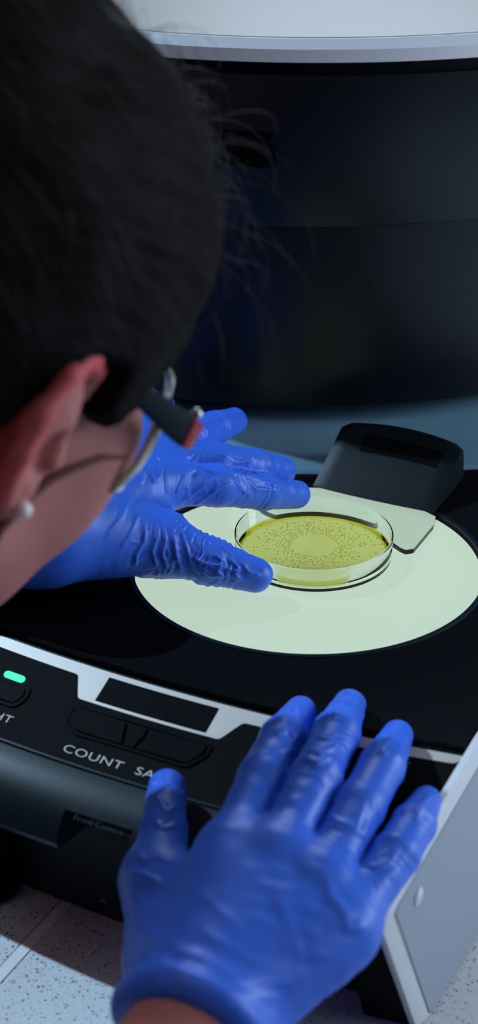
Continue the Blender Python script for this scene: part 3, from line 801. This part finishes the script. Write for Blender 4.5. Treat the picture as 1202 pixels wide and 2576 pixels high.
# --- head frame
Fh = np.array((0.53, -0.06, -0.84)); Uh = np.array((0.47, 0.84, 0.25))
Fh /= np.linalg.norm(Fh); Uh -= Fh*(Fh@Uh); Uh /= np.linalg.norm(Uh); Rh = np.cross(Fh, Uh)
toW = np.stack([cR, cU, -cF], 1)                       # camera axes (right, up, back) -> world
HB = toW @ np.stack([Rh, Fh, Uh], 1)                   # head axes (right, forward, up) -> world
ear_c = np.array([(105-601)/FPX*0.655, (1288-1085)/FPX*0.655, -0.655])
HO = CAM + toW @ (ear_c - 0.076*Rh)
def hw(p): return HO + HB @ np.array(p)
def hl(p): return HB.T @ (np.array(p)-HO)
NB = (-0.300, -0.390, 0.265)                           # base of the neck
g = Grid((-0.115, -0.125, -0.19), (0.115, 0.135, 0.135), 0.0022)
D = g.ell((0, -0.012, 0.034), (.074, .094, .084))
D = smin(D, g.ell((0, .032, -.034), (.073, .076, .095)), .02)
for s in (-1, 1): D = smin(D, g.ell((s*.053, .056, -.006), (.020, .028, .022)), .015)
for s in (-1, 1):
    D = smin(D, g.cone((s*.056, .004, -.058), (s*.014, .084, -.108), .020, .016), .02)
    D = smin(D, g.ell((s*.040, .060, -.032), (.030, .026, .032)), .015)
    D = smin(D, g.cone((s*.012, .088, .022), (s*.044, .074, .018), .010, .009), .012)
    D = smax(D, -g.ell((s*.032, .101, .001), (.019, .014, .013)), .008)
    D = smin(D, g.cone((s*.013, .096, -.040), (s*.010, .104, -.040), .0075, .006), .005)
D = smin(D, g.cone((0, .088, .006), (0, .112, -.034), .0075, .0105), .010)
D = smin(D, g.ell((0, .090, -.064), (.024, .010, .0065)), .004); D = smin(D, g.ell((0, .088, -.075), (.021, .010, .0070)), .004)
D = smin(D, g.ell((0, .078, -.100), (.020, .016, .015)), .012)
nb = hl(NB); D = smin(D, g.cone((0, -.022, -.060), nb, .052, .060), .025)
for s in (-1, 1):
    E = g.ell((s*.081, -.010, .002), (.0085, .017, .030)); E = smin(E, g.ell((s*.080, -.003, -.026), (.0060, .0085, .011)), .006)
    hx = [(.076, .010, .018), (.080, .006, .030), (.085, -.006, .036), (.090, -.020, .030), (.093, -.027, .014), (.092, -.026, -.002), (.088, -.020, -.016), (.083, -.010, -.028)]
    for a_, b_ in zip(hx, hx[1:]): E = smin(E, g.cone((s*a_[0], a_[1], a_[2]), (s*b_[0], b_[1], b_[2]), .0042, .0042), .003)
    E = smax(E, -g.ell((s*.093, -.003, -.005), (.0125, .0105, .013)), .002)
    E = smax(E, -g.cone((s*.094, -.004, .022), (s*.096, -.016, .018), .0075, .0055), .002)
    E = smin(E, g.cone((s*.080, .007, -.004), (s*.084, .004, -.008), .0045, .004), .004)
    D = smin(D, E, .005)
Vh, Qh = surface_nets(g, D); Vh = relax(Vh.astype(np.float64), Qh, 2); Vh = HO + Vh @ HB.T
# --- body: neck, trunk, arms, legs in one surface
g = Grid((-0.80, -1.10, -0.905), (0.02, 0.20, 0.40), 0.0075)
SR, SLf = (-0.250, -0.600, 0.270), (-0.420, -0.330, 0.270); HIP = (-0.50, -0.80, -0.06)
CH = (-0.345, -0.480, 0.20)
D = g.cone(hw((0, -.03, -.12)), NB, .056, .058)
D = smin(D, g.cone(NB, CH, .06, .11), .05)
D = smin(D, g.cone(SR, SLf, .062, .062), .05)
D = smin(D, g.cone(CH, (-.46, -.70, .02), .125, .12), .06); D = smin(D, g.cone((-.46, -.70, .02), HIP, .12, .135), .05)
for S_, E_, w_ in ((SR, ELB_R, wR), (SLf, ELB_L, wL)):
    D = smin(D, smin(g.cone(S_, E_, .054, .042), g.cone(E_, w_, .042, .026), .02), .03)
hx_ = np.array((0.85, -0.53, 0))
for s in (-1, 1):
    hp = np.array(HIP)+hx_*s*.085; kn = hp+np.array((.05, .08, -.40)); an = hp+np.array((.0, -.02, -.81-(-.0)))
    an[2] = -.83; D = smin(D, smin(g.cone(hp, kn, .085, .058), g.cone(kn, an, .056, .038), .03), .04)
    D = smin(D, g.cone(an+np.array((-.02, -.03, -.035)), an+np.array((.09, .14, -.040)), .034, .026), .02)
Vb, Qb = surface_nets(g, D); Vb = relax(Vb.astype(np.float64), Qb, 1)
ear_glow = np.zeros(len(Vh)+0)
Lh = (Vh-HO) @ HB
ear_glow = np.clip((np.abs(Lh[:, 0])-.074)/.010, 0, 1)*np.clip(1-np.abs(Lh[:, 1]+.008)/.045, 0, 1)*(np.abs(Lh[:, 2]-.004) < .05)
ear_glow *= np.clip(np.maximum((-Lh[:, 1]-.010)/.012, (Lh[:, 2]-.022)/.010), 0.15, 1)  # redder ear: red glow of its lit rim painted into the skin colour
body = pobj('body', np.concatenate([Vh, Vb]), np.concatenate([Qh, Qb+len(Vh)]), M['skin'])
fa_ = body.data.attributes.new('ear_glow', 'FLOAT', 'POINT'); fv = np.zeros(len(body.data.vertices), np.float32); fv[:len(Vh)] = ear_glow; fa_.data.foreach_set('value', fv)
nt = M['skin'].node_tree; at_n = nt.nodes.new('ShaderNodeAttribute'); at_n.attribute_name = 'ear_glow'; mxr = nt.nodes.new('ShaderNodeMixRGB')
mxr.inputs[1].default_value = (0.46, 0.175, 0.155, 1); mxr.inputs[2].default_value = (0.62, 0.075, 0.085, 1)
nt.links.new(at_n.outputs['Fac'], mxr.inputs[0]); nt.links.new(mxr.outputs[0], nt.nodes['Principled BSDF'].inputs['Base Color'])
# clothing: the same trunk a little larger
def shell(D, grow, masks, k=.004):
    E = D-grow
    for m in masks: E = smax(E, m, k)
    return E
def half(g, p, n):
    n = np.array(n)/np.linalg.norm(n); return ((g.X-p[0])*n[0]+(g.Y-p[1])*n[1]+(g.Z-p[2])*n[2]).astype(np.float32)
nk = hw((0, -.03, -.12)) - np.array(NB)
wm = [half(g, np.array(NB)+nk*.05, nk), half(g, np.array(wR)+fR*.10, -fR), half(g, np.array(wL)+fL*.12, -fL), half(g, (0, 0, -.25), (0, 0, -1))]
E = shell(D, .012, wm); Vc, Qc = surface_nets(g, E)
co = pobj('lab_coat', relax(Vc.astype(np.float64), Qc, 1), Qc, M['coat']); co['label'] = 'white coat'
E = shell(D, .009, [half(g, (0, 0, -.10), (0, 0, 1)), half(g, (0, 0, -.80), (0, 0, -1))]); Vc, Qc = surface_nets(g, E)
pobj('trousers', relax(Vc.astype(np.float64), Qc, 1), Qc, M['trouser'])

# --- hair
g = Grid((-0.125, -0.15, -0.12), (0.125, 0.145, 0.215), 0.0024)
D = g.ell((0, -0.004, 0.042), (.092, .114, .107))
D = smin(D, g.ell((-.005, -.062, .112), (.050, .052, .052)), .03)
ys = np.array([-.15, -.07, -.045, -.028, -.012, .010, .018, .034, .044, .060, .080, .094, .14]); zs = np.array([-.080, -.075, -.050, .010, .037, .036, .012, .004, .026, .052, .072, .080, .085])
cutz = (np.interp(g.Y.ravel(), ys, zs).reshape(g.Y.shape) - g.Z).astype(np.float32)
D = smax(D, cutz*0.75 + 0*D, .006)
Vq, Qq = surface_nets(g, D); Vq = relax(Vq.astype(np.float64), Qq, 2); Nq = normals(Vq, Qq)
ang = np.arctan2(Vq[:, 0], Vq[:, 2]+.02)
Vq = Vq + Nq*(0.0004*np.sin(ang*95+3*fractal(Vq, 14, 5)) + 0.0014*fractal(Vq, 26, 6))[:, None]
hair_l, hair_q = Vq, Qq
hair = pobj('hair', HO + Vq @ HB.T, Qq, M['hair']); hair['label'] = 'dark brown hair swept up to a knot'
# loose strands standing off the hair
bm = bmesh.new(); r_ = random.Random(4)
def strand(p0, d0, d1, L, rad):
    P = []; p = Vector(p0); n = 9
    for k in range(n):
        P.append(p.copy()); d = d0.lerp(d1, k/(n-1)); p = p + d.normalized()*(L/(n-1))
    tube_bm([hw(q) for q in P], [rad*(1-0.6*k/(n-1)) for k in range(n)], 4, bm)
idx = [i for i in range(len(hair_l)) if hair_l[i][2] > 0.02]
Nl = normals(hair_l, hair_q)
for k in range(900):
    i = r_.choice(idx); p = Vector(hair_l[i]); n = Vector(Nl[i])
    back = Vector((0, -1, 0.6)) ; t = (back - n*back.dot(n)).normalized()
    strand(p - n*0.001, (t+n*r_.uniform(.02, .30)+Vector((r_.uniform(-.2, .2), 0, r_.uniform(-.2, .2)))), (t + n*r_.uniform(-.35, .15)), r_.uniform(.02, .055), r_.uniform(.00010, .0002))
Nw = Nl @ HB.T; PXh = project(HO + hair_l @ HB.T)
cand = np.nonzero((Nw @ cR > 0.45) & (PXh[:, 1] < 700) & (PXh[:, 1] > 60) & (hair_l[:, 2] > 0.03))[0]
for k in range(110):     # wisps standing off the brow side
    i = int(r_.choice(list(cand))); p = Vector(hair_l[i]); n = Vector(Nl[i])
    fw = Vector((r_.uniform(-.5, .5), r_.uniform(.1, .9), r_.uniform(-.5, .3)))
    strand(p - n*0.002, n*0.7 + fw, fw*0.8 + Vector((0, 0, -.7)) - n*r_.uniform(0, .5), r_.uniform(.025, .065), r_.uniform(.00010, .00024))
sb = obj('loose_strands', bm, M['strand']); sb.parent = person; sb.matrix_parent_inverse = Matrix.Translation(-person.location); tag(sb, kind='stuff')
# a lock across the cheek
NVh = normals(Vh, Qh); PXv = project(Vh); fc = ((CAM-Vh)*NVh).sum(1) > 0; LK = []
for x, y in ((-60, 1420), (0, 1330), (60, 1255), (120, 1205), (180, 1172), (250, 1152), (315, 1145)):
    d2 = (PXv[:, 0]-x)**2+(PXv[:, 1]-y)**2 + 1e9*(~fc); c = int(np.argmin(d2)); LK.append(Vh[c]+NVh[c]*0.0008)
bm = tube_bm(LK, [.0024, .0024, .0023, .0021, .0018, .0014, .0008], 8)
lk = obj('hair_lock', bm, mat('brown_hair_lock', (0.15, 0.062, 0.05), 0.7, 0.1)); lk.parent = person; lk.matrix_parent_inverse = Matrix.Translation(-person.location)
# eyes and pearl stud
def ball(name, c, r, m):
    bm = bmesh.new(); bmesh.ops.create_uvsphere(bm, u_segments=24, v_segments=16, radius=r, matrix=Matrix.Translation(Vector(c)))
    o = obj(name, bm, m); o.parent = person; o.matrix_parent_inverse = Matrix.Translation(-person.location); return o
M['eye'] = mat('eye_white', (0.8, 0.78, 0.75), 0.2)
for s in (-1, 1): ball('eye', hw((s*.032, .080, .001)), .0122, M['eye'])
eb = ball('pearl_stud', hw((.0875, -.003, -.028)), .0036, M['pearl']); eb['label'] = 'white pearl ear stud'

# --- safety glasses
gl = empty('safety_glasses', tuple(hw((0, .09, 0))))
tag(gl, "clear safety glasses with dark temple arms worn on the person's face", 'glasses')
def gobj(name, bm, m):
    o = obj(name, bm, m); o.parent = gl; o.matrix_parent_inverse = Matrix.Translation(-gl.location); return o
def shield():
    bm = bmesh.new(); nu, nv = 36, 12; L = []
    for t in (0, 0.0022):
        for j in range(nv+1):
            for i in range(nu+1):
                a = math.radians(-67 + 134*i/nu); b = j/nv
                zt = .026 - .010*(abs(a)/1.43)**2; zb = -.027 + .010*(abs(a)/1.43)**3 + 0.010*max(0, 1-abs(a)/0.3)
                z = zb + (zt-zb)*b
                r = 1 - 0.05*(2*b-1)**2
                L.append(bm.verts.new(hw(((.083+t)*math.sin(a)*r, .030+(.092+t)*math.cos(a)*r, z))))
    w = nu+1; o = w*(nv+1)
    for j in range(nv):
        for i in range(nu):
            q = [j*w+i, j*w+i+1, (j+1)*w+i+1, (j+1)*w+i]
            bm.faces.new([L[k] for k in q]); bm.faces.new([L[k+o] for k in q[::-1]])
    for i in range(nu):
        for j in (0, nv): bm.faces.new((L[j*w+i], L[j*w+i+1], L[o+j*w+i+1], L[o+j*w+i]))
    for j in range(nv):
        for i in (0, nu): bm.faces.new((L[j*w+i], L[(j+1)*w+i], L[o+(j+1)*w+i], L[o+j*w+i]))
    return bm
gobj('lens_shield', shield(), M['lens'])['label'] = 'clear wraparound lens'
lr = []
def lens_edge(a, b):
    zt = .026 - .010*(abs(a)/1.43)**2; zb = -.027 + .010*(abs(a)/1.43)**3 + 0.010*max(0, 1-abs(a)/0.3)
    r = 1 - 0.05*(2*b-1)**2
    return hw((.0841*math.sin(a)*r, .030+.0931*math.cos(a)*r, zb+(zt-zb)*b))
am = math.radians(67)
lr = [lens_edge(-am, 0.8-0.1*k) for k in range(8)] + [lens_edge(-am+2*am*k/40, 0) for k in range(41)] + [lens_edge(am, 0.1+0.1*k) for k in range(8)]
gobj('lens_rim', tube_bm(lr, .0019, 10), M['lensrim'])['label'] = 'pale rim of the lens, reflected light in its colour'  # pale tube; plate light reflected along the lens edge put into its colour
for s in (-1, 1):
    bm = bmesh.new(); rings = []
    for (x, y, z, hw_, ht) in ((.0790, -.012, .036, .0012, .0025), (.0805, .010, .034, .0014, .0035), (.0830, .040, .024, .0018, .0050), (.0840, .064, .017, .0022, .0065), (.0835, .076, .014, .0026, .0072)):
        rings.append([bm.verts.new(hw((s*(x+a*hw_), y, z+b*ht))) for a, b in ((-1, -1), (1, -1), (1, 1), (-1, 1))])
    for A, B in zip(rings, rings[1:]):
        for k in range(4): bm.faces.new((A[k], A[(k+1) % 4], B[(k+1) % 4], B[k]))
    bm.faces.new(rings[0]); bm.faces.new(rings[-1]); t_ = gobj('temple_arm', bm, M['temple']); bevel(t_, .0012, 2)
    bm = bmesh.new(); rings = []
    for (x, y, z, hw_, ht) in ((.0838, .0745, .014, .0032, .0066), (.0800, .088, .011, .0032, .0062)):
        rings.append([bm.verts.new(hw((s*(x+a*hw_), y, z+b*ht))) for a, b in ((-1, -1), (1, -1), (1, 1), (-1, 1))])
    for A, B in zip(rings, rings[1:]):
        for k in range(4): bm.faces.new((A[k], A[(k+1) % 4], B[(k+1) % 4], B[k]))
    bm.faces.new(rings[0]); bm.faces.new(rings[-1]); t_ = gobj('hinge_block', bm, M['red']); bevel(t_, .0012, 2); t_['label'] = 'red hinge block'
    bm = bmesh.new(); bmesh.ops.create_uvsphere(bm, u_segments=20, v_segments=12, radius=.0026, matrix=Matrix.Translation(Vector(hw((s*.0800, .083, .0205))))); gobj('hinge_glint_bead', bm, M['metal'])  # polished bead added at the hinge to catch a bright highlight
